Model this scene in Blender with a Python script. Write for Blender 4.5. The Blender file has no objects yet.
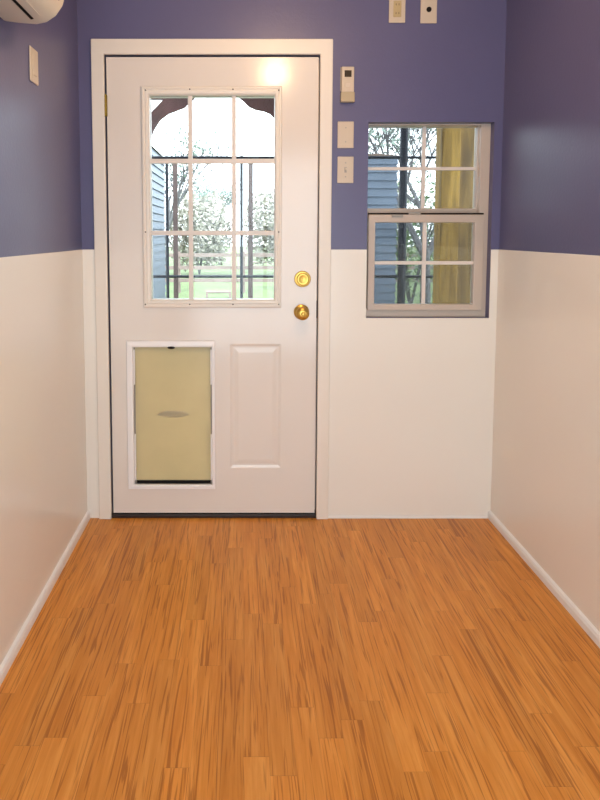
import bpy, bmesh, math, random
from mathutils import Vector, Matrix
sc = bpy.context.scene
col = sc.collection

# ------------------------------------------------------------------ camera
F = 560.0; CX = 243.0; CY = 272.0           # focal length and optical centre (600x800 frame, photo is a crop)
D = 2.46; H = 1.285; TILT = math.radians(3.9)
cd = bpy.data.cameras.new('camera'); cam = bpy.data.objects.new('camera', cd); col.objects.link(cam)
cam.location = (0, -D, H); cam.rotation_euler = (math.pi/2 - TILT, 0, 0)
cd.sensor_fit = 'AUTO'; cd.sensor_width = 36; cd.lens = F/800*36
cd.shift_x = (300-CX)/800; cd.shift_y = -(400-CY)/800
cd.clip_start = .02
sc.camera = cam

# ------------------------------------------------------------------ world, exposure, daylight portals
w = bpy.data.worlds.new('sky'); sc.world = w; w.use_nodes = True
bg = w.node_tree.nodes['Background']
bg.inputs[0].default_value = (.86, .93, 1.0, 1); bg.inputs[1].default_value = 3.3
sc.view_settings.view_transform = 'Standard'; sc.view_settings.look = 'None'
sc.view_settings.gamma = 1; sc.view_settings.use_curve_mapping = False
sc.view_settings.exposure = 1.0

XL, XR, YB, ZC = -.708, 1.125, -3.15, 2.46     # room: left, right, rear, ceiling
def portal(loc, rot, sx, sy):
    l = bpy.data.lights.new('window_portal', 'AREA'); l.shape = 'RECTANGLE'; l.size = sx; l.size_y = sy
    l.cycles.is_portal = True
    o = bpy.data.objects.new('window_portal', l); col.objects.link(o); o.location = loc; o.rotation_euler = rot
portal((-.14, .10, 1.52), (-math.pi/2, 0, 0), .6, .98)
portal((.82, .13, 1.32), (-math.pi/2, 0, 0), .58, .9)
portal((.225, YB-.13, 1.07), (math.pi/2, 0, 0), 1.55, 2.06)

LAMP_W, DOME = 9.5, 5.5
LAMP_COL = (1.0, .62, .33)

# ------------------------------------------------------------------ helpers
def at(px, py, y=0.0):
    """point on the vertical plane Y = y that stands at this place of the photo"""
    a = (px-CX)/F; b = (CY-py)/F
    dy = math.cos(TILT) + b*math.sin(TILT); dz = -math.sin(TILT) + b*math.cos(TILT)
    t = (y + D)/dy
    return a*t, H + dz*t
def X(px, py=300, y=0): return at(px, py, y)[0]
def Z(py, y=0): return at(243, py, y)[1]

def box(bm, x0, x1, y0, y1, z0, z1):
    v = [bm.verts.new(p) for p in [(x0,y0,z0),(x1,y0,z0),(x1,y1,z0),(x0,y1,z0),(x0,y0,z1),(x1,y0,z1),(x1,y1,z1),(x0,y1,z1)]]
    for f in [(3,2,1,0),(4,5,6,7),(0,1,5,4),(1,2,6,5),(2,3,7,6),(3,0,4,7)]: bm.faces.new([v[i] for i in f])
def plate(bm, xs, zs, holes, y0, y1):
    """slab in the XZ plane with rectangular holes: clean outer and inner faces"""
    X_ = sorted({xs[0], xs[1], *[c for h in holes for c in h[:2]]}); Z_ = sorted({zs[0], zs[1], *[c for h in holes for c in h[2:]]})
    X_ = [c for c in X_ if xs[0]<=c<=xs[1]]; Z_ = [c for c in Z_ if zs[0]<=c<=zs[1]]
    cache = {}
    def V(i,k,y):
        q=(i,k,y)
        if q not in cache: cache[q]=bm.verts.new((X_[i], y, Z_[k]))
        return cache[q]
    def solid(i,k):
        if not (0<=i<len(X_)-1 and 0<=k<len(Z_)-1): return False
        cx=(X_[i]+X_[i+1])/2; cz=(Z_[k]+Z_[k+1])/2
        return not any(h[0]<cx<h[1] and h[2]<cz<h[3] for h in holes)
    for i in range(len(X_)-1):
        for k in range(len(Z_)-1):
            if not solid(i,k): continue
            bm.faces.new([V(i,k,y0),V(i+1,k,y0),V(i+1,k+1,y0),V(i,k+1,y0)])
            bm.faces.new([V(i,k+1,y1),V(i+1,k+1,y1),V(i+1,k,y1),V(i,k,y1)])
            if not solid(i-1,k): bm.faces.new([V(i,k,y1),V(i,k,y0),V(i,k+1,y0),V(i,k+1,y1)])
            if not solid(i+1,k): bm.faces.new([V(i+1,k,y0),V(i+1,k,y1),V(i+1,k+1,y1),V(i+1,k+1,y0)])
            if not solid(i,k-1): bm.faces.new([V(i,k,y1),V(i+1,k,y1),V(i+1,k,y0),V(i,k,y0)])
            if not solid(i,k+1): bm.faces.new([V(i,k+1,y0),V(i+1,k+1,y0),V(i+1,k+1,y1),V(i,k+1,y1)])
def tube(bm, p0, p1, r0, r1=None, n=10, cap=True):
    p0, p1 = Vector(p0), Vector(p1); r1 = r0 if r1 is None else r1
    d = (p1-p0).normalized(); u = d.orthogonal().normalized(); v = d.cross(u)
    A, B = [], []
    for i in range(n):
        a = 2*math.pi*i/n; q = u*math.cos(a)+v*math.sin(a)
        A.append(bm.verts.new(p0+q*r0)); B.append(bm.verts.new(p1+q*r1))
    for i in range(n): bm.faces.new([A[i],A[(i+1)%n],B[(i+1)%n],B[i]])
    if cap: bm.faces.new(A[::-1]); bm.faces.new(B)
def lathe(bm, c, prof, n=32, axis='y', sx=1.0):
    """prof: (offset along axis, radius). axis y goes towards the room (-Y)"""
    rings = []
    for t, r in prof:
        ring = []
        for i in range(n):
            a = 2*math.pi*i/n
            if axis == 'y': p = (c[0]+r*math.cos(a)*sx, c[1]-t, c[2]+r*math.sin(a))
            else: p = (c[0]+r*math.cos(a), c[1]+r*math.sin(a), c[2]-t)
            ring.append(bm.verts.new(p))
        rings.append(ring)
    for a, b in zip(rings, rings[1:]):
        for i in range(n): bm.faces.new([a[i],a[(i+1)%n],b[(i+1)%n],b[i]])
    bm.faces.new(rings[0][::-1]); bm.faces.new(rings[-1])
def extrude_poly(bm, pts, y0, y1):
    a = [bm.verts.new((x,y0,z)) for x,z in pts]; b = [bm.verts.new((x,y1,z)) for x,z in pts]
    n = len(pts)
    bm.faces.new(a); bm.faces.new(b[::-1])
    for i in range(n): bm.faces.new([a[i],b[i],b[(i+1)%n],a[(i+1)%n]])
def obj(name, bm, mat, parent=None, bevel=0, smooth=False, seg=2):
    bmesh.ops.recalc_face_normals(bm, faces=bm.faces)
    me = bpy.data.meshes.new(name); bm.to_mesh(me); bm.free()
    o = bpy.data.objects.new(name, me); col.objects.link(o); me.materials.append(mat)
    if smooth:
        for p in me.polygons: p.use_smooth = True
        try: me.set_sharp_from_angle(angle=math.radians(38))
        except Exception: pass
    if parent:
        o.parent = parent; o.matrix_parent_inverse = Matrix.Translation(parent.location).inverted()
    if bevel:
        m = o.modifiers.new('bevel', 'BEVEL'); m.width = bevel; m.segments = seg; m.limit_method = 'ANGLE'
        m.harden_normals = False
    return o
def thing(name, label, cat, loc, group=None, kind=None):
    o = bpy.data.objects.new(name, None); col.objects.link(o); o.location = loc; o.empty_display_size = .1
    return tag(o, label, cat, group, kind)
def tag(o, label=None, cat=None, group=None, kind=None):
    if label: o['label'] = label
    if cat: o['category'] = cat
    if group: o['group'] = group
    if kind: o['kind'] = kind
    return o
def struct(name, bm, mat, **k):
    o = obj(name, bm, mat, **k); o['kind'] = 'structure'; return o
NB = bmesh.new
def bx(*a):
    b = NB(); box(b, *a); return b

# ------------------------------------------------------------------ materials
def M(name, c, rough=.5, metal=0, bump=0, bscale=60, var=0, vscale=4, spec=.5):
    m = bpy.data.materials.new(name); m.use_nodes = True; nt = m.node_tree; p = nt.nodes['Principled BSDF']
    p.inputs['Base Color'].default_value = (*c, 1); p.inputs['Roughness'].default_value = rough
    p.inputs['Metallic'].default_value = metal; p.inputs['Specular IOR Level'].default_value = spec
    tc = nt.nodes.new('ShaderNodeTexCoord')
    if var:
        n = nt.nodes.new('ShaderNodeTexNoise'); n.inputs['Scale'].default_value = vscale; n.inputs['Detail'].default_value = 4
        nt.links.new(tc.outputs['Object'], n.inputs['Vector'])
        r = nt.nodes.new('ShaderNodeValToRGB')
        r.color_ramp.elements[0].position = .3; r.color_ramp.elements[1].position = .7
        r.color_ramp.elements[0].color = (*[x*(1-var) for x in c], 1); r.color_ramp.elements[1].color = (*[min(1, x*(1+var)) for x in c], 1)
        nt.links.new(n.outputs['Fac'], r.inputs[0]); nt.links.new(r.outputs[0], p.inputs['Base Color'])
    if bump:
        n = nt.nodes.new('ShaderNodeTexNoise'); n.inputs['Scale'].default_value = bscale; n.inputs['Detail'].default_value = 3
        nt.links.new(tc.outputs['Object'], n.inputs['Vector'])
        b = nt.nodes.new('ShaderNodeBump'); b.inputs['Strength'].default_value = bump; b.inputs['Distance'].default_value = .004
        nt.links.new(n.outputs['Fac'], b.inputs['Height']); nt.links.new(b.outputs[0], p.inputs['Normal'])
    return m
purple = M('violet_paint', (.112, .106, .212), .36, bump=.12, bscale=90, var=.03, vscale=2)
panelw = M('cream_wall_panel', (.82, .77, .70), .22, bump=.05, bscale=14, var=.015, vscale=1.5)
trimw = M('white_trim_paint', (.79, .72, .64), .35, bump=.03, bscale=40)
basew = M('baseboard_white', (.84, .82, .80), .35)
doorw = M('door_paint', (.75, .68, .62), .17, bump=.06, bscale=22)
muntinm = M('muntin_paint', (.72, .65, .60), .4)
vinyl = M('window_vinyl', (.54, .45, .38), .35)
ceilw = M('ceiling_paint', (.8, .78, .74), .7, bump=.1)
brass = M('polished_brass', (.66, .42, .10), .33, 1)
oldbrass = M('dull_brass', (.24, .18, .03), .5, .8)
plastic = M('ivory_plastic', (.60, .50, .39), .35)
acwhite = M('white_plastic', (.66, .56, .46), .35)
dark = M('dark_rubber', (.010, .008, .008), .85, spec=.2)
screen_dark = M('remote_display', (.05, .035, .02), .15)
graym = M('grey_plastic', (.35, .32, .28), .4)
threshm = M('dark_threshold', (.035, .025, .022), .4, .4)
blackmetal = M('black_metal', (.012, .014, .02), .4, .6)
galv = M('galvanised_wire', (.25, .27, .28), .4, .8)
brownwood = M('dark_stained_wood', (.075, .032, .03), .6, var=.3, vscale=6)
greypost = M('weathered_wood', (.07, .045, .04), .7, var=.3, vscale=8)
bark = M('bark', (.12, .115, .12), .85, var=.3, vscale=8)
deckm = M('deck_boards', (.28, .24, .20), .7, var=.25, vscale=6)
roofm = M('porch_roof_board', (.12, .08, .06), .7, var=.2)

def glassmat(name, tint, refl=.08):
    m = bpy.data.materials.new(name); m.use_nodes = True; nt = m.node_tree; nt.nodes.clear()
    o = nt.nodes.new('ShaderNodeOutputMaterial'); t = nt.nodes.new('ShaderNodeBsdfTransparent'); t.inputs[0].default_value = (*tint, 1)
    g = nt.nodes.new('ShaderNodeBsdfGlossy'); g.inputs['Roughness'].default_value = .02
    fr = nt.nodes.new('ShaderNodeFresnel'); fr.inputs[0].default_value = 1.3
    mx = nt.nodes.new('ShaderNodeMixShader')
    nt.links.new(fr.outputs[0], mx.inputs[0]); nt.links.new(t.outputs[0], mx.inputs[1]); nt.links.new(g.outputs[0], mx.inputs[2])
    nt.links.new(mx.outputs[0], o.inputs[0]); return m
glass = glassmat('window_glass', (.93, .96, .96))
def screenmat(name, c, op):
    m = bpy.data.materials.new(name); m.use_nodes = True; nt = m.node_tree; nt.nodes.clear()
    o = nt.nodes.new('ShaderNodeOutputMaterial'); t = nt.nodes.new('ShaderNodeBsdfTransparent')
    d = nt.nodes.new('ShaderNodeBsdfDiffuse'); d.inputs[0].default_value = (*c, 1)
    mx = nt.nodes.new('ShaderNodeMixShader'); mx.inputs[0].default_value = op
    nt.links.new(t.outputs[0], mx.inputs[1]); nt.links.new(d.outputs[0], mx.inputs[2]); nt.links.new(mx.outputs[0], o.inputs[0]); return m
insect = screenmat('insect_screen_mesh', (.012, .012, .010), .36)
insect_light = screenmat('insect_screen_mesh_fine', (.012, .014, .018), .24)
# translucent vinyl of the pet flap
flapm = M('amber_translucent_vinyl', (.66, .58, .38), .22, bump=.05, bscale=6, var=.10, vscale=3.5)
def flap_nodes():
    nt = flapm.node_tree; p = nt.nodes['Principled BSDF']
    out = [n for n in nt.nodes if n.type == 'OUTPUT_MATERIAL'][0]
    tl = nt.nodes.new('ShaderNodeBsdfTranslucent'); tl.inputs[0].default_value = (.72, .62, .36, 1)
    mx = nt.nodes.new('ShaderNodeMixShader'); mx.inputs[0].default_value = .35
    nt.links.new(p.outputs[0], mx.inputs[1]); nt.links.new(tl.outputs[0], mx.inputs[2]); nt.links.new(mx.outputs[0], out.inputs[0])
flap_nodes()
# dome of the ceiling lamp
domem = bpy.data.materials.new('lit_lamp_glass'); domem.use_nodes = True
p = domem.node_tree.nodes['Principled BSDF']; p.inputs['Emission Color'].default_value = (1, .80, .56, 1); p.inputs['Emission Strength'].default_value = DOME
p.inputs['Base Color'].default_value = (.9, .85, .75, 1)

def floor_mat():
    m = bpy.data.materials.new('orange_laminate'); m.use_nodes = True; nt = m.node_tree; L = nt.links.new; N = nt.nodes.new
    p = nt.nodes['Principled BSDF']
    tc = N('ShaderNodeTexCoord'); sep = N('ShaderNodeSeparateXYZ'); L(tc.outputs['Object'], sep.inputs[0])
    def math_(op, a, b_=None, c=None):
        n = N('ShaderNodeMath'); n.operation = op
        for i, v in enumerate((a, b_, c)):
            if v is None: continue
            if isinstance(v, (int, float)): n.inputs[i].default_value = v
            else: L(v, n.inputs[i])
        return n.outputs[0]
    W_, PL = .064, .52
    xr = math_('DIVIDE', sep.outputs['X'], W_); row = math_('FLOOR', xr)
    wn = N('ShaderNodeTexWhiteNoise'); wn.noise_dimensions = '1D'; L(row, wn.inputs['W'])
    yr = math_('ADD', math_('DIVIDE', sep.outputs['Y'], PL), math_('MULTIPLY', wn.outputs['Value'], 9)); pl_ = math_('FLOOR', yr)
    cmb = N('ShaderNodeCombineXYZ'); L(row, cmb.inputs['X']); L(pl_, cmb.inputs['Y'])
    wn2 = N('ShaderNodeTexWhiteNoise'); wn2.noise_dimensions = '3D'; L(cmb.outputs[0], wn2.inputs['Vector'])
    fx = math_('FRACT', xr); fy = math_('FRACT', yr)
    jx = math_('LESS_THAN', fx, .022); jy = math_('LESS_THAN', fy, .0035); joint = math_('MAXIMUM', jx, jy)
    # per strip offset for the grain
    sc_ = N('ShaderNodeVectorMath'); sc_.operation = 'MULTIPLY'; L(wn2.outputs['Color'], sc_.inputs[0]); sc_.inputs[1].default_value = (7, 3, 5)
    ad = N('ShaderNodeVectorMath'); ad.operation = 'ADD'; L(tc.outputs['Object'], ad.inputs[0]); L(sc_.outputs[0], ad.inputs[1])
    def noise(sx, sy, scale, detail, dist=0, rough=.6):
        mp = N('ShaderNodeMapping'); mp.inputs['Scale'].default_value = (sx, sy, 1); L(ad.outputs[0], mp.inputs[0])
        n = N('ShaderNodeTexNoise'); n.inputs['Scale'].default_value = scale; n.inputs['Detail'].default_value = detail
        n.inputs['Distortion'].default_value = dist; n.inputs['Roughness'].default_value = rough; L(mp.outputs[0], n.inputs[0]); return n
    broad = noise(5, .9, 2.2, 3, .6); fine = noise(30, 1.6, 2.4, 5, .5, .65); streak = noise(40, 1.3, 2.3, 2, 1.6, .5)
    r1 = N('ShaderNodeValToRGB'); e = r1.color_ramp.elements
    e[0].position = .28; e[0].color = (.50, .165, .016, 1); e[1].position = .72; e[1].color = (.80, .37, .085, 1)
    ee = e.new(.5); ee.color = (.65, .25, .038, 1)
    mixf = N('ShaderNodeMath'); mixf.operation = 'MULTIPLY_ADD'; L(fine.outputs['Fac'], mixf.inputs[0]); mixf.inputs[1].default_value = .55
    mm = N('ShaderNodeMath'); mm.operation = 'MULTIPLY'; L(broad.outputs['Fac'], mm.inputs[0]); mm.inputs[1].default_value = .45
    L(mm.outputs[0], mixf.inputs[2]); L(mixf.outputs[0], r1.inputs[0])
    # strip to strip tone
    tone = N('ShaderNodeMapRange'); L(wn2.outputs['Value'], tone.inputs[0]); tone.inputs[3].default_value = .93; tone.inputs[4].default_value = 1.08
    h = N('ShaderNodeMix'); h.data_type = 'RGBA'; h.blend_type = 'MULTIPLY'; h.inputs[0].default_value = 1
    L(r1.outputs[0], h.inputs[6]); L(tone.outputs[0], h.inputs[7])
    # dark grain streaks
    r2 = N('ShaderNodeValToRGB'); e = r2.color_ramp.elements; e[0].position = .36; e[0].color = (.42, .27, .12, 1); e[1].position = .46; e[1].color = (1,1,1,1)
    L(streak.outputs['Fac'], r2.inputs[0])
    h2 = N('ShaderNodeMix'); h2.data_type = 'RGBA'; h2.blend_type = 'MULTIPLY'; h2.inputs[0].default_value = .62
    L(h.outputs[2], h2.inputs[6]); L(r2.outputs[0], h2.inputs[7])
    # joints
    h3 = N('ShaderNodeMix'); h3.data_type = 'RGBA'; h3.blend_type = 'MIX'; L(math_('MULTIPLY', joint, .22), h3.inputs[0])
    L(h2.outputs[2], h3.inputs[6]); h3.inputs[7].default_value = (.20, .06, .015, 1)
    L(h3.outputs[2], p.inputs['Base Color'])
    p.inputs['Roughness'].default_value = .36
    b = N('ShaderNodeBump'); b.inputs['Strength'].default_value = .12; b.inputs['Distance'].default_value = .002
    L(fine.outputs['Fac'], b.inputs['Height']); L(b.outputs[0], p.inputs['Normal'])
    return m
floorm = floor_mat()
def plank_mat(name, c1, c2, axis='Z', size=.12):
    """boards with grain running along the given axis; gaps between the boards"""
    m = bpy.data.materials.new(name); m.use_nodes = True; nt = m.node_tree; L = nt.links.new; N = nt.nodes.new
    p = nt.nodes['Principled BSDF']; p.inputs['Roughness'].default_value = .6
    tc = N('ShaderNodeTexCoord'); mp = N('ShaderNodeMapping'); L(tc.outputs['Object'], mp.inputs[0])
    mp.inputs['Scale'].default_value = (14, 14, 1.2) if axis == 'Z' else (1.2, 14, 14)
    n = N('ShaderNodeTexNoise'); n.inputs['Scale'].default_value = 1.6; n.inputs['Detail'].default_value = 5; n.inputs['Distortion'].default_value = 1.2
    L(mp.outputs[0], n.inputs[0])
    r = N('ShaderNodeValToRGB'); r.color_ramp.elements[0].position = .35; r.color_ramp.elements[0].color = (*c1, 1)
    r.color_ramp.elements[1].position = .62; r.color_ramp.elements[1].color = (*c2, 1)
    L(n.outputs['Fac'], r.inputs[0]); L(r.outputs[0], p.inputs['Base Color']); return m
yellowwood = plank_mat('golden_cedar', (.22, .12, .014), (.46, .27, .042))
brownboard = plank_mat('stained_boards', (.11, .06, .010), (.25, .145, .028))
grassm = M('grass', (.13, .18, .07), .9, bump=.6, bscale=30, var=.35, vscale=1.2)
leafm = M('pale_spring_leaves', (.18, .23, .19), .7, var=.3, vscale=2)
sidingm = M('blue_grey_siding', (.075, .10, .14), .5, var=.1, vscale=3)
fencewood = M('pale_rail_wood', (.26, .19, .17), .7, var=.2, vscale=4)

# ================================================================== ROOM
# openings in the back wall, measured on the photo
dx0, dx1, dzt = X(107.8, 300), X(318.5, 300), Z(54.5)        # door opening
wx0, wx1, wz0, wz1 = X(366, 300), X(491.5, 225), Z(318), Z(122)
WT = .13
b = NB(); plate(b, (XL-.12, XR+.12), (-.1, ZC+.1), [(dx0, dx1, -.1, dzt), (wx0, wx1, wz0, wz1)], 0, WT)
struct('wall_back', b, purple)
b = NB(); box(b, XL-.12, XL, YB-.12, 0, -.1, ZC+.1); struct('wall_left', b, purple)
b = NB(); box(b, XR, XR+.12, YB-.12, 0, -.1, ZC+.1); struct('wall_right', b, purple)
b = NB(); plate(b, (XL, XR), (-.1, ZC+.1), [(-.55, 1.0, .04, 2.1)], YB-.12, YB); struct('wall_rear', b, purple)
b = NB(); box(b, XL, XR, YB, 0, -.1, 0); box(b, dx0, dx1, 0, WT, -.1, 0); struct('floor', b, floorm)
b = NB(); box(b, XL, XR, YB, 0, ZC, ZC+.1); struct('ceiling', b, ceilw)
# rear window (behind the camera): frame and pane
b = NB(); plate(b, (-.55, 1.0), (.04, 2.1), [(-.50, .205, .10, 2.05), (.245, .95, .10, 2.05)], YB-.09, YB-.04)
o = struct('door_2', b, vinyl); o2 = obj('pane', bx(-.50, .95, YB-.067, YB-.063, .10, 2.05), glass, o)
# glossy cream wall panels (wainscot)
PZ = Z(249.5); PT = .004
b = NB(); box(b, XL, XL+PT, YB, 0, 0, PZ); struct('trim_1', b, panelw, bevel=.0015)
b = NB(); box(b, XR-PT, XR, YB, 0, 0, PZ); struct('trim_2', b, panelw, bevel=.0015)
cw0 = X(93.5, 150); cw1 = X(331.5, 150)             # outer edges of the door casing
b = NB(); box(b, XL+PT, cw0, -PT, 0, 0, PZ); struct('trim_3', b, panelw)
b = NB(); plate(b, (cw1, XR-PT), (0, PZ), [(wx0, wx1, wz0, PZ)], -PT, 0)
struct('trim_4', b, panelw, bevel=.001)
b = NB(); plate(b, (XL, XR), (0, PZ), [(-.55, 1.0, 0, PZ)], YB, YB+PT); struct('trim_5', b, panelw)
# baseboards
def base_profile(bm, side):
    s = 1 if side == 'l' else -1; x = XL+PT if side == 'l' else XR-PT
    pts = [(x, 0), (x+s*.013, 0), (x+s*.013, .022), (x+s*.009, .032), (x, .036)]
    a = [bm.verts.new((px, YB+PT, z)) for px, z in pts]; c = [bm.verts.new((px, -PT, z)) for px, z in pts]
    bm.faces.new(a); bm.faces.new(c[::-1])
    for i in range(5): bm.faces.new([a[i], c[i], c[(i+1)%5], a[(i+1)%5]])
b = NB(); base_profile(b, 'l'); struct('baseboard_left', b, basew)
b = NB(); base_profile(b, 'r'); struct('baseboard_right', b, basew)
b = NB(); box(b, cw1+.001, XR-PT-.014, -PT-.005, -PT, 0, .012); struct('baseboard_back', b, basew, bevel=.001)

# ------------------------------------------------------------------ door casing and jamb
czt = Z(40)
b = NB(); plate(b, (cw0, cw1), (0, czt), [(dx0+.003, dx1-.003, 0, dzt-.003)], -.018, -.0002)
struct('trim_6', b, trimw, bevel=.004, seg=3)
b = NB(); plate(b, (dx0, dx1), (0, dzt), [(dx0+.018, dx1-.018, 0, dzt-.018)], .0445, WT-.001)   # door stop
struct('trim_7', b, trimw)
b = NB(); box(b, dx0+.001, dx1-.001, -.006, .125, 0, .017); struct('trim_8', b, threshm, bevel=.003)     # threshold

# ------------------------------------------------------------------ DOOR
sx0, sx1, sz0, sz1 = X(110, 300), X(316.5, 300), Z(513), Z(57)
gx0, gx1, gz0, gz1 = X(149, 200), X(276, 200), Z(302), Z(93.5)       # glazed opening
fx0, fx1, fz0, fz1 = X(134, 415), X(212, 415), Z(484), Z(347)       # pet flap opening
ex0, ex1, ez0, ez1 = X(230, 405), X(281, 405), Z(468), Z(344)       # embossed panel
d = struct('door_1', (lambda b: (plate(b, (sx0, sx1), (sz0, sz1), [(gx0,gx1,gz0,gz1), (fx0,fx1,fz0,fz1), (ex0,ex1,ez0,ez1)], .002, .044), b)[1])(NB()), doorw)
def ring_panel(x0, x1, z0, z1, ys):
    """nested rectangles: ys = list of (inset, y)"""
    b = NB(); last = None
    for ins, y in ys:
        r = [b.verts.new(p) for p in [(x0+ins,y,z0+ins),(x1-ins,y,z0+ins),(x1-ins,y,z1-ins),(x0+ins,y,z1-ins)]]
        if last:
            for i in range(4): b.faces.new([last[i], last[(i+1)%4], r[(i+1)%4], r[i]])
        last = r
    b.faces.new(last); return b
b = ring_panel(ex0, ex1, ez0, ez1, [(0,.040), (0,.002), (.004,.003), (.012,.006), (.02,.006), (.034,.0035), (.04,.003)])
obj('embossed_panel', b, doorw, d)
# lite frame: moulded surround with beaded edge, muntins, pane
ox0, ox1, oz0, oz1 = X(142.5, 200), X(281.5, 200), Z(307.5), Z(86.5)
def rframe(bm, o, i, prof):
    """moulded frame between outer rect o and inner rect i; prof (t from outer 0..1, y)"""
    last = None
    for t, y in prof:
        x0 = o[0]+(i[0]-o[0])*t; x1 = o[1]+(i[1]-o[1])*t; z0 = o[2]+(i[2]-o[2])*t; z1 = o[3]+(i[3]-o[3])*t
        r = [bm.verts.new(p) for p in [(x0,y,z0),(x1,y,z0),(x1,y,z1),(x0,y,z1)]]
        if last:
            for k in range(4): bm.faces.new([last[k], last[(k+1)%4], r[(k+1)%4], r[k]])
        last = r
ix0, ix1, iz0, iz1 = X(150.5, 200), X(274.5, 200), Z(299.5), Z(95.5)
b = NB(); rframe(b, (ox0,ox1,oz0,oz1), (ix0,ix1,iz0,iz1), [(0,.002),(0,-.006),(.12,-.012),(.3,-.012),(.38,-.008),(.5,-.008),(.58,-.013),(.85,-.012),(1,-.004),(1,.018)])
fr = obj('lite_frame', b, trimw, d, smooth=False)
def cyl_y(x, z, r, y0, y1, n=12):
    b = NB(); tube(b, (x, y0, z), (x, y1, z), r, n=n); return b
for (px, py) in [(146,91),(190,90),(233,90),(278.5,91),(146,232),(278.5,232),(146,304),(190,304),(233,304),(278.5,304)]:
    obj('screw', cyl_y(X(px,py), Z(py), .003, -.0145, -.011), greypost, d)
mxs = [X(190.5, 200), X(234, 200)]; mzs = [Z(161), Z(233)]
b = NB()
for x in mxs: box(b, x-.0095, x+.0095, .003, .018, iz0-.004, iz1+.004)
for z in mzs: box(b, ix0-.004, ix1+.004, .002, .0185, z-.010, z+.010)
obj('muntins', b, muntinm, d, bevel=.002)
obj('glass_pane', bx(gx0-.0, gx1+.0, .021, .0245, gz0, gz1), glass, d)
b = NB(); rframe(b, (ox0,ox1,oz0,oz1), (ix0,ix1,iz0,iz1), [(0,.044),(0,.052),(.5,.055),(1,.048),(1,.028)])
obj('outer_lite_frame', b, trimw, d)
# pet door
px0, px1, pz0, pz1 = X(127.5, 415), X(215, 415), Z(488.5), Z(340.5)
petw = M('pet_door_plastic', (.86, .83, .82), .3)
b = NB(); rframe(b, (px0,px1,pz0,pz1), (fx0,fx1,fz0,fz1), [(0,.002),(0,-.006),(.1,-.010),(.7,-.012),(.9,-.011),(1,-.006),(1,.040)])
pf = obj('pet_door_frame', b, petw, d)
fl = obj('pet_flap', bx(fx0+.006, fx1-.006, .012, .016, fz0+.012, fz1-.004), flapm, d)
# side seals with bulged light strips and magnets
b = NB()
box(b, fx0+.0005, fx0+.006, .006, .020, fz0+.0005, fz1-.0005); box(b, fx1-.006, fx1-.0005, .006, .020, fz0+.0005, fz1-.0005)
obj('side_seal', b, graym, d)
chrome = M('pale_metal_strip', (.75, .75, .76), .2, .8)
for a, c in ((fx0+.0006, fx0+.0068), (fx1-.0068, fx1-.0006)):
    for z0, z1 in ((fz0+.02, fz0+.23), (fz1-.17, fz1-.012)):
        obj('seal_strip', bx(a, c, -.003, .006, z0, z1), petw, d, bevel=.0015)
obj('flap_magnet', bx(fx0+.008, fx1-.008, .008, .020, fz0+.002, fz0+.013), dark, d)
mx_ = (fx0+fx1)/2
b = NB(); lathe(b, (mx_-.004, -.010, fz1-.001), [(0,.017),(.004,.016),(.006,.012)], 24, sx=1); 
for v in b.verts: v.co.z = fz1-.001+(v.co.z-fz1+.001)*.36
obj('latch', b, dark, d, smooth=True)
# faint embossed oval on the flap
b = NB(); lathe(b, (mx_, .012, Z(415)), [(0,.072),(.0005,.062),(.0008,.045)], 40)
for v in b.verts: v.co.z = Z(415)+(v.co.z-Z(415))*.22
obj('flap_emblem', b, flapm, d, smooth=True)
# hardware
kx, kz = X(302.5, 279), Z(279)
b = NB(); lathe(b, (kx, .002, kz), [(0,.036),(.006,.036),(.010,.033),(.011,.027),(.018,.026),(.022,.0245),(.023,.0215),(.0212,.016),(.0196,.008),(.0192,.002)], 40)
db = obj('deadbolt', b, brass, d, smooth=True)
obj('keyhole', bx(kx-.0012, kx+.0012, -.0185, -.0150, kz-.006, kz+.006), dark, db)
kx, kz = X(301.5, 312), Z(312)
b = NB(); lathe(b, (kx, .002, kz), [(0,.034),(.004,.034),(.009,.029),(.011,.018),(.014,.013),(.030,.012),(.036,.018),(.042,.026),(.050,.029),(.058,.028),(.064,.022),(.067,.014),(.0675,.009),(.066,.007)], 40)
kb = obj('door_knob', b, brass, d, smooth=True)
obj('lock_button', (lambda b: (lathe(b, (kx, -.0635, kz), [(0,.005),(.005,.005),(.006,.004)], 16), b)[1])(NB()), brass, kb, smooth=True)
obj('strike_plate', bx(sx1+.0002, sx1+.003, -.003, .040, Z(318), Z(301)), threshm, d)
for py in (106, 282, 458):
    z = Z(py); xh = X(105.9, py)
    b = NB()
    for k in range(5):
        tube(b, (xh, -.006, z-.045+k*.018), (xh, -.006, z-.045+k*.018+.0172), .0068, n=14)
    lathe(b, (xh, -.006, z+.049), [(0,.003),(.002,.0055),(.004,.0055)], 14, axis='z')
    box(b, xh-.001, xh+.006, -.004, .002, z-.045, z+.045)
    obj('hinge', b, oldbrass, d, smooth=True)
obj('door_sweep', bx(sx0+.001, sx1-.001, .006, .042, .0172, sz0-.0003), dark, d)

# ------------------------------------------------------------------ WINDOW (double hung, set back in the wall)
YW = .034
w1 = struct('window_1', (lambda b: (plate(b, (wx0, wx1), (wz0, wz1), [(X(367.5,200,YW), X(479.5,200,YW), Z(308,YW), Z(125,YW))], YW, YW+.075), b)[1])(NB()), vinyl, bevel=.002)
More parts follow.
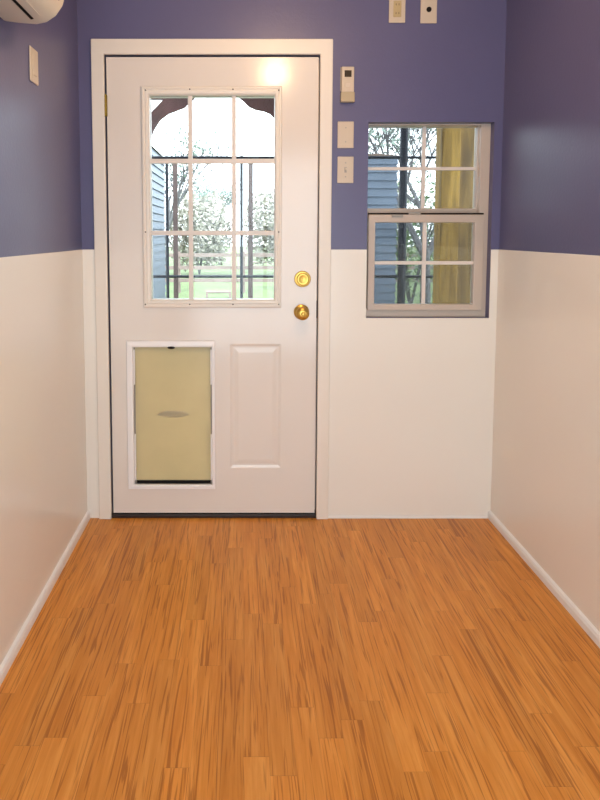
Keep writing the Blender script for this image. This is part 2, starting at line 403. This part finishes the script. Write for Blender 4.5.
# lower sash (inner)
lx0, lx1, lz0, lz1 = X(367.5,260,YW), X(482.5,260,YW), Z(310,YW), Z(214.6,YW)
g0, g1, h0, h1 = X(374.2,260,YW), X(473,260,YW), Z(304,YW), Z(222.5,YW)
b = NB(); plate(b, (lx0, lx1), (lz0, lz1), [(g0, g1, h0, h1)], YW-.012, YW+.018)
ls = obj('lower_sash', b, vinyl, w1, bevel=.003)
b = NB(); box(b, X(422.5,260,YW), X(426,260,YW), YW, YW+.010, h0, h1); box(b, g0, g1, YW-.001, YW+.0105, Z(264.5,YW), Z(261.2,YW))
obj('muntins', b, muntinm, ls)
obj('pane', bx(g0, g1, YW+.012, YW+.015, h0, h1), glass, ls)
b = NB(); box(b, X(391,213,YW), X(402,213,YW), YW-.018, YW-.012, lz1-.012, lz1+.0)
obj('sash_lift', b, graym, ls, bevel=.001)
# upper sash (outer)
YU = YW+.03
ux0, ux1, uz0, uz1 = X(363,160,YU), X(484,160,YU), Z(217,YU), Z(121,YU)
a0, a1, c0, c1 = X(367,160,YU), X(477,160,YU), Z(208.5,YU), Z(124.5,YU)
b = NB(); plate(b, (ux0, ux1), (uz0, uz1), [(a0, a1, c0, c1)], YU-.004, YU+.024)
us = obj('upper_sash', b, vinyl, w1, bevel=.003)
b = NB(); box(b, X(422.5,160,YU), X(426,160,YU), YU+.005, YU+.014, c0, c1); box(b, a0, a1, YU+.004, YU+.0145, Z(170,YU), Z(167,YU))
obj('muntins', b, muntinm, us)
obj('pane', bx(a0, a1, YU+.016, YU+.019, c0, c1), glass, us)
ym = YW+.070
obj('insect_screen', bx(g0-.02, g1+.02, ym, ym+.001, lz0, lz1), insect, w1)
obj('insect_screen', bx(g0-.02, g1+.02, ym, ym+.001, lz1+.0005, uz1), insect_light, w1)
obj('sash_lock', bx(X(408,212,YW), X(420,212,YW), YW-.011, YW-.0095, lz1+.0003, lz1+.012), graym, ls, bevel=.002)
obj('sash_gap_shade', bx(lx0+.004, lx1-.004, YW-.009, YW+.0255, lz1+.0003, lz1+.007), dark, w1)  # dark strip paints in the shade of the gap between the sashes

# ------------------------------------------------------------------ WALL PLATES
def wall_plate(name, label, cat, cx, cz, group='plastic plates on the violet wall', w_=.070, h_=.114):
    t = thing(name, label, cat, (cx, 0, cz), group)
    obj('cover_plate', bx(cx-w_/2, cx+w_/2, -.006, -.0002, cz-h_/2, cz+h_/2), plastic, t, bevel=.003, seg=3)
    return t
def screws(t, cx, cz, dz=.042):
    for s in (-1, 1): obj('screw', cyl_y(cx, cz+s*dz, .003, -.0068, -.004), graym, t)
x_, z_ = X(345.5,135), Z(135)
t = wall_plate('blank_wall_plate', 'ivory blank wall plate between the wall remote and the light switch', 'wall plate', x_, z_); screws(t, x_, z_, .03)
x_, z_ = X(345.3,170), Z(170)
t = wall_plate('light_switch', 'ivory toggle light switch, lowest plate beside the door casing', 'light switch', x_, z_); screws(t, x_, z_, .03)
b = NB(); box(b, x_-.005, x_+.005, -.0065, -.005, z_-.012, z_+.012); obj('switch_slot', b, graym, t)
b = NB(); box(b, x_-.0035, x_+.0035, -.015, -.006, z_-.002, z_+.008); obj('toggle', b, plastic, t, bevel=.001)
x_, z_ = X(397,9), Z(9.5)
t = wall_plate('wall_outlet', 'ivory outlet plate high on the violet wall, left of the socket with the black hole', 'outlet', x_, z_)
b = NB(); box(b, x_-.017, x_+.017, -.0085, -.005, z_-.034, z_+.034); rec = obj('receptacle', b, M('tan_plastic', (.50,.38,.20), .4), t, bevel=.004)
for s in (-1, 1):
    for q in (-1, 1): obj('slot', bx(x_+q*.006-.001, x_+q*.006+.001, -.0088, -.0075, z_+s*.018-.004, z_+s*.018+.004), dark, rec)
x_, z_ = X(428.5,9.5), Z(10)
t = wall_plate('cable_plate', 'ivory plate with a round black cable hole high above the window', 'wall plate', x_, z_)
obj('cable_socket', (lambda b: (lathe(b, (x_, -.006, z_), [(0,.011),(.004,.010),(.0045,.006)], 20), b)[1])(NB()), dark, t, smooth=True)
# remote in its wall holder
x_, z_ = X(347,85), Z(85)
t = thing('wall_remote', 'slim ivory air conditioner remote with brown display in holder beside door casing', 'remote control', (x_, 0, z_))
obj('body', bx(x_-.027, x_+.027, -.022, -.004, z_-.070, z_+.072), plastic, t, bevel=.004, seg=3)
obj('display', bx(x_-.015, x_+.015, -.0228, -.020, z_+.028, z_+.056), screen_dark, t, bevel=.001)
b = NB(); box(b, x_-.0295, x_+.0295, -.0255, -.0002, z_-.076, z_-.034)
obj('holder', b, M('holder_plastic', (.46,.37,.24), .4), t, bevel=.003)
obj('button', bx(x_-.010, x_+.010, -.0238, -.021, z_-.014, z_+.002), acwhite, t, bevel=.001)
obj('back_plate', bx(x_-.030, x_+.030, -.004, -.0002, z_-.0275, z_+.074), graym, t, bevel=.001)
# plate on the left wall
y_ = -.54
def on_left(px):       # distance from the back wall where the left wall shows at this pixel column
    return F*(-XL)/(CX-px)
yb = on_left(30.5); ya = on_left(38.0)
yc = (ya+yb)/2 - D + .03
zc_ = Z(66, yc)
t = thing('dimmer_plate', 'narrow ivory wall plate alone on the left violet wall below the air conditioner', 'wall plate', (XL, yc, zc_))
obj('cover_plate', bx(XL+.0002, XL+.006, yc-.035, yc+.035, zc_-.057, zc_+.057), plastic, t, bevel=.003, seg=3)
obj('rocker', bx(XL+.005, XL+.009, yc-.016, yc+.016, zc_-.033, zc_+.033), plastic, t, bevel=.002)

# ------------------------------------------------------------------ AIR CONDITIONER on the left wall
AY1 = -.76; AY0 = AY1-.80; AZ = 1.899
t = thing('air_conditioner', 'white wall mounted split air conditioner at the top of the left wall', 'air conditioner', (XL, (AY0+AY1)/2, AZ))
prof = [(0,.010),(.05,.004),(.10,.0),(.13,.006),(.158,.024),(.178,.052),(.190,.09),(.195,.14),(.195,.22),(.185,.255),(.155,.27),(0,.27)]
b = NB(); a = [b.verts.new((XL+.0005+x, AY0, AZ+z)) for x,z in prof]; c = [b.verts.new((XL+.0005+x, AY1, AZ+z)) for x,z in prof]
b.faces.new(a); b.faces.new(c[::-1])
for i in range(len(prof)): b.faces.new([a[i], c[i], c[(i+1)%len(prof)], a[(i+1)%len(prof)]])
obj('housing', b, acwhite, t, bevel=.012, seg=4, smooth=True)
def slopebox(x0, z0, x1, z1, th, y0, y1):
    b = NB(); dxx, dzz = x1-x0, z1-z0; L_ = math.hypot(dxx, dzz); nx, nz = dzz/L_*th, -dxx/L_*th
    P = [(x0,z0),(x1,z1),(x1+nx,z1+nz),(x0+nx,z0+nz)]
    a = [b.verts.new((XL+x, y0, AZ+z)) for x,z in P]; c = [b.verts.new((XL+x, y1, AZ+z)) for x,z in P]
    b.faces.new(a); b.faces.new(c[::-1])
    for i in range(4): b.faces.new([a[i], c[i], c[(i+1)%4], a[(i+1)%4]])
    return b
obj('outlet_slot', slopebox(.100, .0006, .108, .0022, .0022, AY0+.05, AY1-.05), dark, t)
obj('louver', slopebox(.112, .0026, .131, .0066, .002, AY0+.05, AY1-.06), acwhite, t, bevel=.001)
obj('indicator', slopebox(.179, .054, .185, .072, .002, AY1-.075, AY1-.045), dark, t)

# ------------------------------------------------------------------ CEILING LAMP (above the frame, mirrored in the door paint)
lx, ly = .20, -1.12
t = thing('ceiling_lamp', 'lit round flush ceiling lamp reflected at the top of the door', 'lamp', (lx, ly, ZC))
b = NB(); lathe(b, (lx, ly, ZC-.0002), [(0,.10),(.018,.10),(.024,.094)], 40, axis='z'); obj('lamp_base', b, acwhite, t, smooth=True)
b = NB(); lathe(b, (lx, ly, ZC-.024), [(0,.088),(.02,.086),(.045,.072),(.062,.045),(.069,.01)], 40, axis='z'); obj('lamp_shade', b, domem, t, smooth=True)
l = bpy.data.lights.new('ceiling_bulb', 'POINT'); l.energy = LAMP_W; l.color = LAMP_COL; l.shadow_soft_size = .07
o = bpy.data.objects.new('ceiling_bulb', l); col.objects.link(o); o.location = (lx, ly, ZC-.18)

# ================================================================== OUTSIDE
random.seed(4)
GZ = -.35; YA = 1.75; ZRF = Z(71, YA)
b = NB(); box(b, -40, 40, 2.3, 70, GZ-.2, GZ); struct('ground', b, grassm)
b = NB(); box(b, XL-1.5, XR+1.5, WT, 2.3, -.22, -.06); struct('porch_floor', b, deckm)
b = NB(); box(b, XL-1.5, XR+1.5, WT, 2.0, ZRF, ZRF+.08); struct('porch_roof', b, roofm)
# scalloped wooden arch at the porch edge
def px_pts(L_, y): return [at(a, c, y) for a, c in L_]
L1 = [(138,88),(196,88),(196,96),(190,100),(186,105),(178,109),(168,112),(160,119),(154,128),(150.5,140),(138,140)]
t = thing('porch_arch', 'dark brown scalloped wooden arch under the porch edge, seen through the door glass', 'arch', (0, YA, 2.3))
b = NB(); extrude_poly(b, px_pts([(100,71),(300,71),(300,91),(100,91)], YA), YA, YA+.05); obj('beam', b, brownwood, t)
b = NB(); extrude_poly(b, px_pts([(163,91.2),(197,91.2),(194,98),(188,103),(184,107),(176,110),(168,113),(160,119),(154,128),(150,138),(143,138),(143,119),(150,112.5),(156,106.5),(163,99)], YA), YA+.01, YA+.045)
extrude_poly(b, px_pts([(138,91.2),(162.9,91.2),(162.9,98.8),(138,98.8)], YA), YA+.01, YA+.045); obj('bracket', b, brownwood, t)
b = NB(); extrude_poly(b, px_pts([(233,91.2),(282,91.2),(282,128),(276,119),(270,113),(264,110.5),(256,109),(249,106),(243,100),(238,96)], YA), YA+.01, YA+.045); obj('bracket', b, brownwood, t)
# kennel fence: black posts and rails with wire mesh
YF = 2.6
t = thing('kennel_fence', 'black metal kennel fence with wire mesh behind the door and window', 'fence', (.3, YF, GZ))
for px in (90, 167.5, 241.5, 402, 520):
    r = .014 if px != 402 else .036
    x = X(px, 250, YF); b = NB(); tube(b, (x, YF, GZ), (x, YF, 2.6 if px == 402 else Z(156,YF)), r, n=14); obj('post', b, blackmetal, t)
for py in (157.5, 276.5):
    b = NB(); tube(b, (X(90,250,YF), YF, Z(py,YF)), (X(520,250,YF), YF, Z(py,YF)), .013, n=10); obj('rail', b, blackmetal, t)
b = NB()
def wire_mesh(bm, xa, xb, za, zb, y, step=.13, r=.0018):
    n = int((xb-xa+zb-za)/step)
    for k in range(n+1):
        s = k*step
        for sg in (1, -1):
            # diagonal from the lower edge
            x0 = xa-(zb-za)+s; z0 = za; x1 = x0+(zb-za); z1 = zb
            if x0 < xa: z0 += xa-x0; x0 = xa
            if x1 > xb: z1 -= x1-xb; x1 = xb
            if x1 <= x0: continue
            if sg < 0: q0, q1 = (x0, y, za+zb-z0), (x1, y, za+zb-z1)
            else: q0, q1 = (x0, y, z0), (x1, y, z1)
            tube(bm, q0, q1, r, n=4, cap=False)
wire_mesh(b, X(405,250,YF), X(520,250,YF), -.2, 2.3, YF+.02, r=.003)
obj('wire_mesh', b, galv, t)
# weathered wooden posts behind the fence
for px, wd, lb in ((175.5, .045, 'brown weathered wooden post beside the black fence post, left panes of the door'),
                   (250.5, .050, 'brown weathered wooden post beside the black fence post, right panes of the door')):
    x = X(px, 250, 3.2); tag(obj('wooden_post', bx(x-wd/2, x+wd/2, 3.2, 3.2+wd, GZ, Z(163,3.2)), greypost, bevel=.004), lb, 'post', 'weathered posts behind the kennel fence')
# golden post and board wall right outside the window
YP = .55
t = thing('cedar_post', 'broad golden cedar porch post close behind the right of the window', 'post', (X(450,200,YP), YP, -.06))
obj('shaft', bx(X(441,200,YP), X(459.5,200,YP), YP, YP+.10, -.06, 2.5), yellowwood, t, bevel=.004)
obj('plinth', bx(X(440,200,YP), X(461,200,YP), YP-.012, YP+.112, -.06, .08), yellowwood, t, bevel=.004)
b = NB()
for k in range(4):
    xa = X(460.5,200,YP)+.003+k*.125; box(b, xa, xa+.121, YP+.03, YP+.055, -.06, 2.5)
tag(obj('board_screen', b, brownboard, bevel=.002), 'upright brown board screen beside the golden post, at the right edge of the window', 'fence')
# sheds with lapped siding
def shed(name, label, x0, x1, y0, y1, z1, rise=.35):
    t = thing(name, label, 'shed', ((x0+x1)/2, y0, GZ))
    b = NB(); n = int((z1-GZ)/.10)
    for k in range(n):
        za = GZ+k*.10
        c0 = [(x0-.018,y0-.018,za),(x1+.018,y0-.018,za),(x1+.018,y1+.018,za),(x0-.018,y1+.018,za)]; c1 = [(x0,y0,za+.10),(x1,y0,za+.10),(x1,y1,za+.10),(x0,y1,za+.10)]
        A = [b.verts.new(p) for p in c0]; B = [b.verts.new(p) for p in c1]
        for i in range(4): b.faces.new([A[i],A[(i+1)%4],B[(i+1)%4],B[i]])
        b.faces.new(A[::-1]); b.faces.new(B)
    obj('siding', b, sidingm, t)
    zt = GZ+n*.10; b = NB(); m = (x0+x1)/2
    pts = [(x0-.03, zt-.0), (x1+.03, zt-.0), (m, zt+rise)]
    a = [b.verts.new((x, y0-.04, z)) for x,z in pts]; c = [b.verts.new((x, y1+.15, z)) for x,z in pts]
    b.faces.new(a); b.faces.new(c[::-1])
    for i in range(3): b.faces.new([a[i],c[i],c[(i+1)%3],a[(i+1)%3]])
    obj('roof', b, roofm, t)
shed('garden_shed', 'low shed with blue grey lapped siding behind the left panes of the door', -3.6, X(164,200,5.6), 3.6, 5.6, 2.37, .12)
shed('garden_shed', 'shed with blue grey lapped siding behind the window, left of the golden post', X(356,200,4.6), X(396,200,4.6), 4.6, 6.6, Z(150,4.6), .03)
# distant rail fence
YR = 13
t = thing('rail_fence', 'pale wooden rail fence across the lawn, far behind the door', 'fence', (0, YR, GZ))
for k in range(-4, 9):
    obj('post', bx(k*1.8-.06, k*1.8+.06, YR, YR+.12, GZ, GZ+1.15), fencewood, t)
for zz in (.35, .7, 1.05):
    obj('rail', bx(-7.3, 14.6, YR-.04, YR, GZ+zz-.05, GZ+zz+.05), fencewood, t)
# agility poles lying low on the lawn
for (pa, pb, py, yy, lb) in ((206, 231, 293, None, 'pale low jump bar lying on the lawn near the bottom of the middle pane'), (252, 272, 263, None, 'pale low jump bar on the lawn in the lower right pane')):
    b_ = (CY-py)/F; dz = -math.sin(TILT)+b_*math.cos(TILT); dyy = math.cos(TILT)+b_*math.sin(TILT)
    yy = (GZ+.12-H)/dz*dyy - D
    t = thing('jump_bar', lb, 'bar', (X((pa+pb)/2,py,yy), yy, GZ))
    obj('bar', (lambda b: (tube(b, (X(pa,py,yy), yy, GZ+.14), (X(pb,py,yy), yy, GZ+.14), .03), b)[1])(NB()), fencewood, t)
    for q in (pa+1, pb-1): obj('foot', bx(X(q,py,yy)-.03, X(q,py,yy)+.03, yy-.08, yy+.08, GZ, GZ+.12), fencewood, t)
# trees
def tree(label, x, y, h, seed, leaves=900, spread=.55, depth=5, r0=.09):
    rnd = random.Random(seed); t = thing('tree', label, 'tree', (x, y, GZ), 'trees beyond the lawn')
    b = NB(); tips = []
    def grow(p, dirv, ln, r, dep):
        q = p + dirv*ln; tube(b, p, q, r, r*.68, n=6 if dep > 2 else 4, cap=False)
        if dep <= 2: tips.append(q)
        if dep == 0: return
        for _ in range(3 if dep > 1 else 2):
            nd = (dirv + Vector((rnd.uniform(-1,1), rnd.uniform(-1,1), rnd.uniform(-.25,.7)))*spread).normalized()
            grow(p+dirv*ln*rnd.uniform(.75,1), nd, ln*rnd.uniform(.62,.85), r*.62, dep-1)
    grow(Vector((x,y,GZ)), Vector((rnd.uniform(-.1,.1),0,1)).normalized(), h*.3, r0, depth)
    obj('trunk', b, bark, t)
    b = NB()
    for _ in range(leaves):
        c = rnd.choice(tips) + Vector([rnd.gauss(0, h*.035) for _ in range(3)])
        u = Vector([rnd.uniform(-1,1) for _ in range(3)]).normalized(); v = u.orthogonal().normalized(); s = h*.012*rnd.uniform(.6,1.4)
        m = c+v*s*.5
        b.faces.new([b.verts.new(c-u*s), b.verts.new(m), b.verts.new(c+u*s), b.verts.new(c-v*s*.5)])
    obj('foliage', b, leafm, t)
tree('bare branching tree close behind the window, left of the golden post', 3.1, 7.0, 4.6, 11, 1500, .75, 6, .10)
tree('thin bare tree seen between the fence posts in the left panes of the door', -2.6, 16.0, 5.2, 12, 700)
spots = [(-9,27,5.5),(-1.2,27,5.4),(6.6,27,6.0),(14.4,27,6.6)]
names = ['leftmost of the hazy trees beyond the rail fence, at the left panes of the door', 'hazy tree beyond the rail fence, at the middle panes of the door',
 'tall hazy tree beyond the rail fence, in the window beside the dark fence post', 'tall hazy tree beyond the rail fence, rightmost in the window']
for i, ((x, y, h), n) in enumerate(zip(spots, names)): tree(n, x, y, h, 30+i, 2200, .6, 5, .10)
def bush(x, y, h, seed, label, mat, group=None, nl=1500, q0=.08):
    rnd = random.Random(seed)
    t = thing('bush', label, 'bush', (x, y, GZ), group)
    b = NB()
    for k in range(9):
        a = rnd.uniform(0, 6.28); e = Vector((x+math.cos(a)*h*.25, y+math.sin(a)*h*.2, GZ+h*rnd.uniform(.6,.9)))
        m_ = Vector((x,y,GZ)).lerp(e, .5) + Vector((0,0,h*.1))
        tube(b, (x,y,GZ), m_, .035, .025, n=4, cap=False); tube(b, m_, e, .025, .01, n=4, cap=False)
    obj('stems', b, bark, t); b = NB()
    for _ in range(nl):
        u = Vector([rnd.gauss(0,1) for _ in range(3)]).normalized()*rnd.random()**.4
        c = Vector((x+u.x*h*.40, y+u.y*h*.30, GZ+h*.52+u.z*h*.48*(1+.15*math.sin(5*u.x+seed))))
        d1 = Vector([rnd.uniform(-1,1) for _ in range(3)]).normalized(); d2 = d1.orthogonal().normalized(); q = q0*rnd.uniform(.6,1.35)
        b.faces.new([b.verts.new(c-d1*q), b.verts.new(c+d2*q*.5), b.verts.new(c+d1*q), b.verts.new(c-d2*q*.5)])
    obj('foliage', b, mat, t)
hazem = M('pale_dry_leaves', (.34, .32, .27), .8, var=.25, vscale=.8)
greenm = M('fresh_green_leaves', (.09, .15, .05), .7, var=.3, vscale=2)
for k, (x, h, n) in enumerate([(-5.0, 3.7, 'leftmost pale bush of the far hedge row, behind the left panes of the door'), (-1.75, 3.4, 'middle pale bush of the far hedge row, behind the middle panes of the door'),
        (1.45, 3.7, 'pale bush of the far hedge row behind the right panes of the door'), (5.3, 3.9, 'pale bush of the far hedge row, left of the dark post in the window'), (8.9, 4.0, 'pale bush of the far hedge row, right of the dark post in the window')]):
    bush(x, 20.0, h, 60+k, n, hazem, 'bushes in the far hedge row', 3800, .10)
bush(3.75, 10.0, 3.0, 81, 'green leafy bush right behind the dark fence post in the window', greenm, None, 1500, .06)
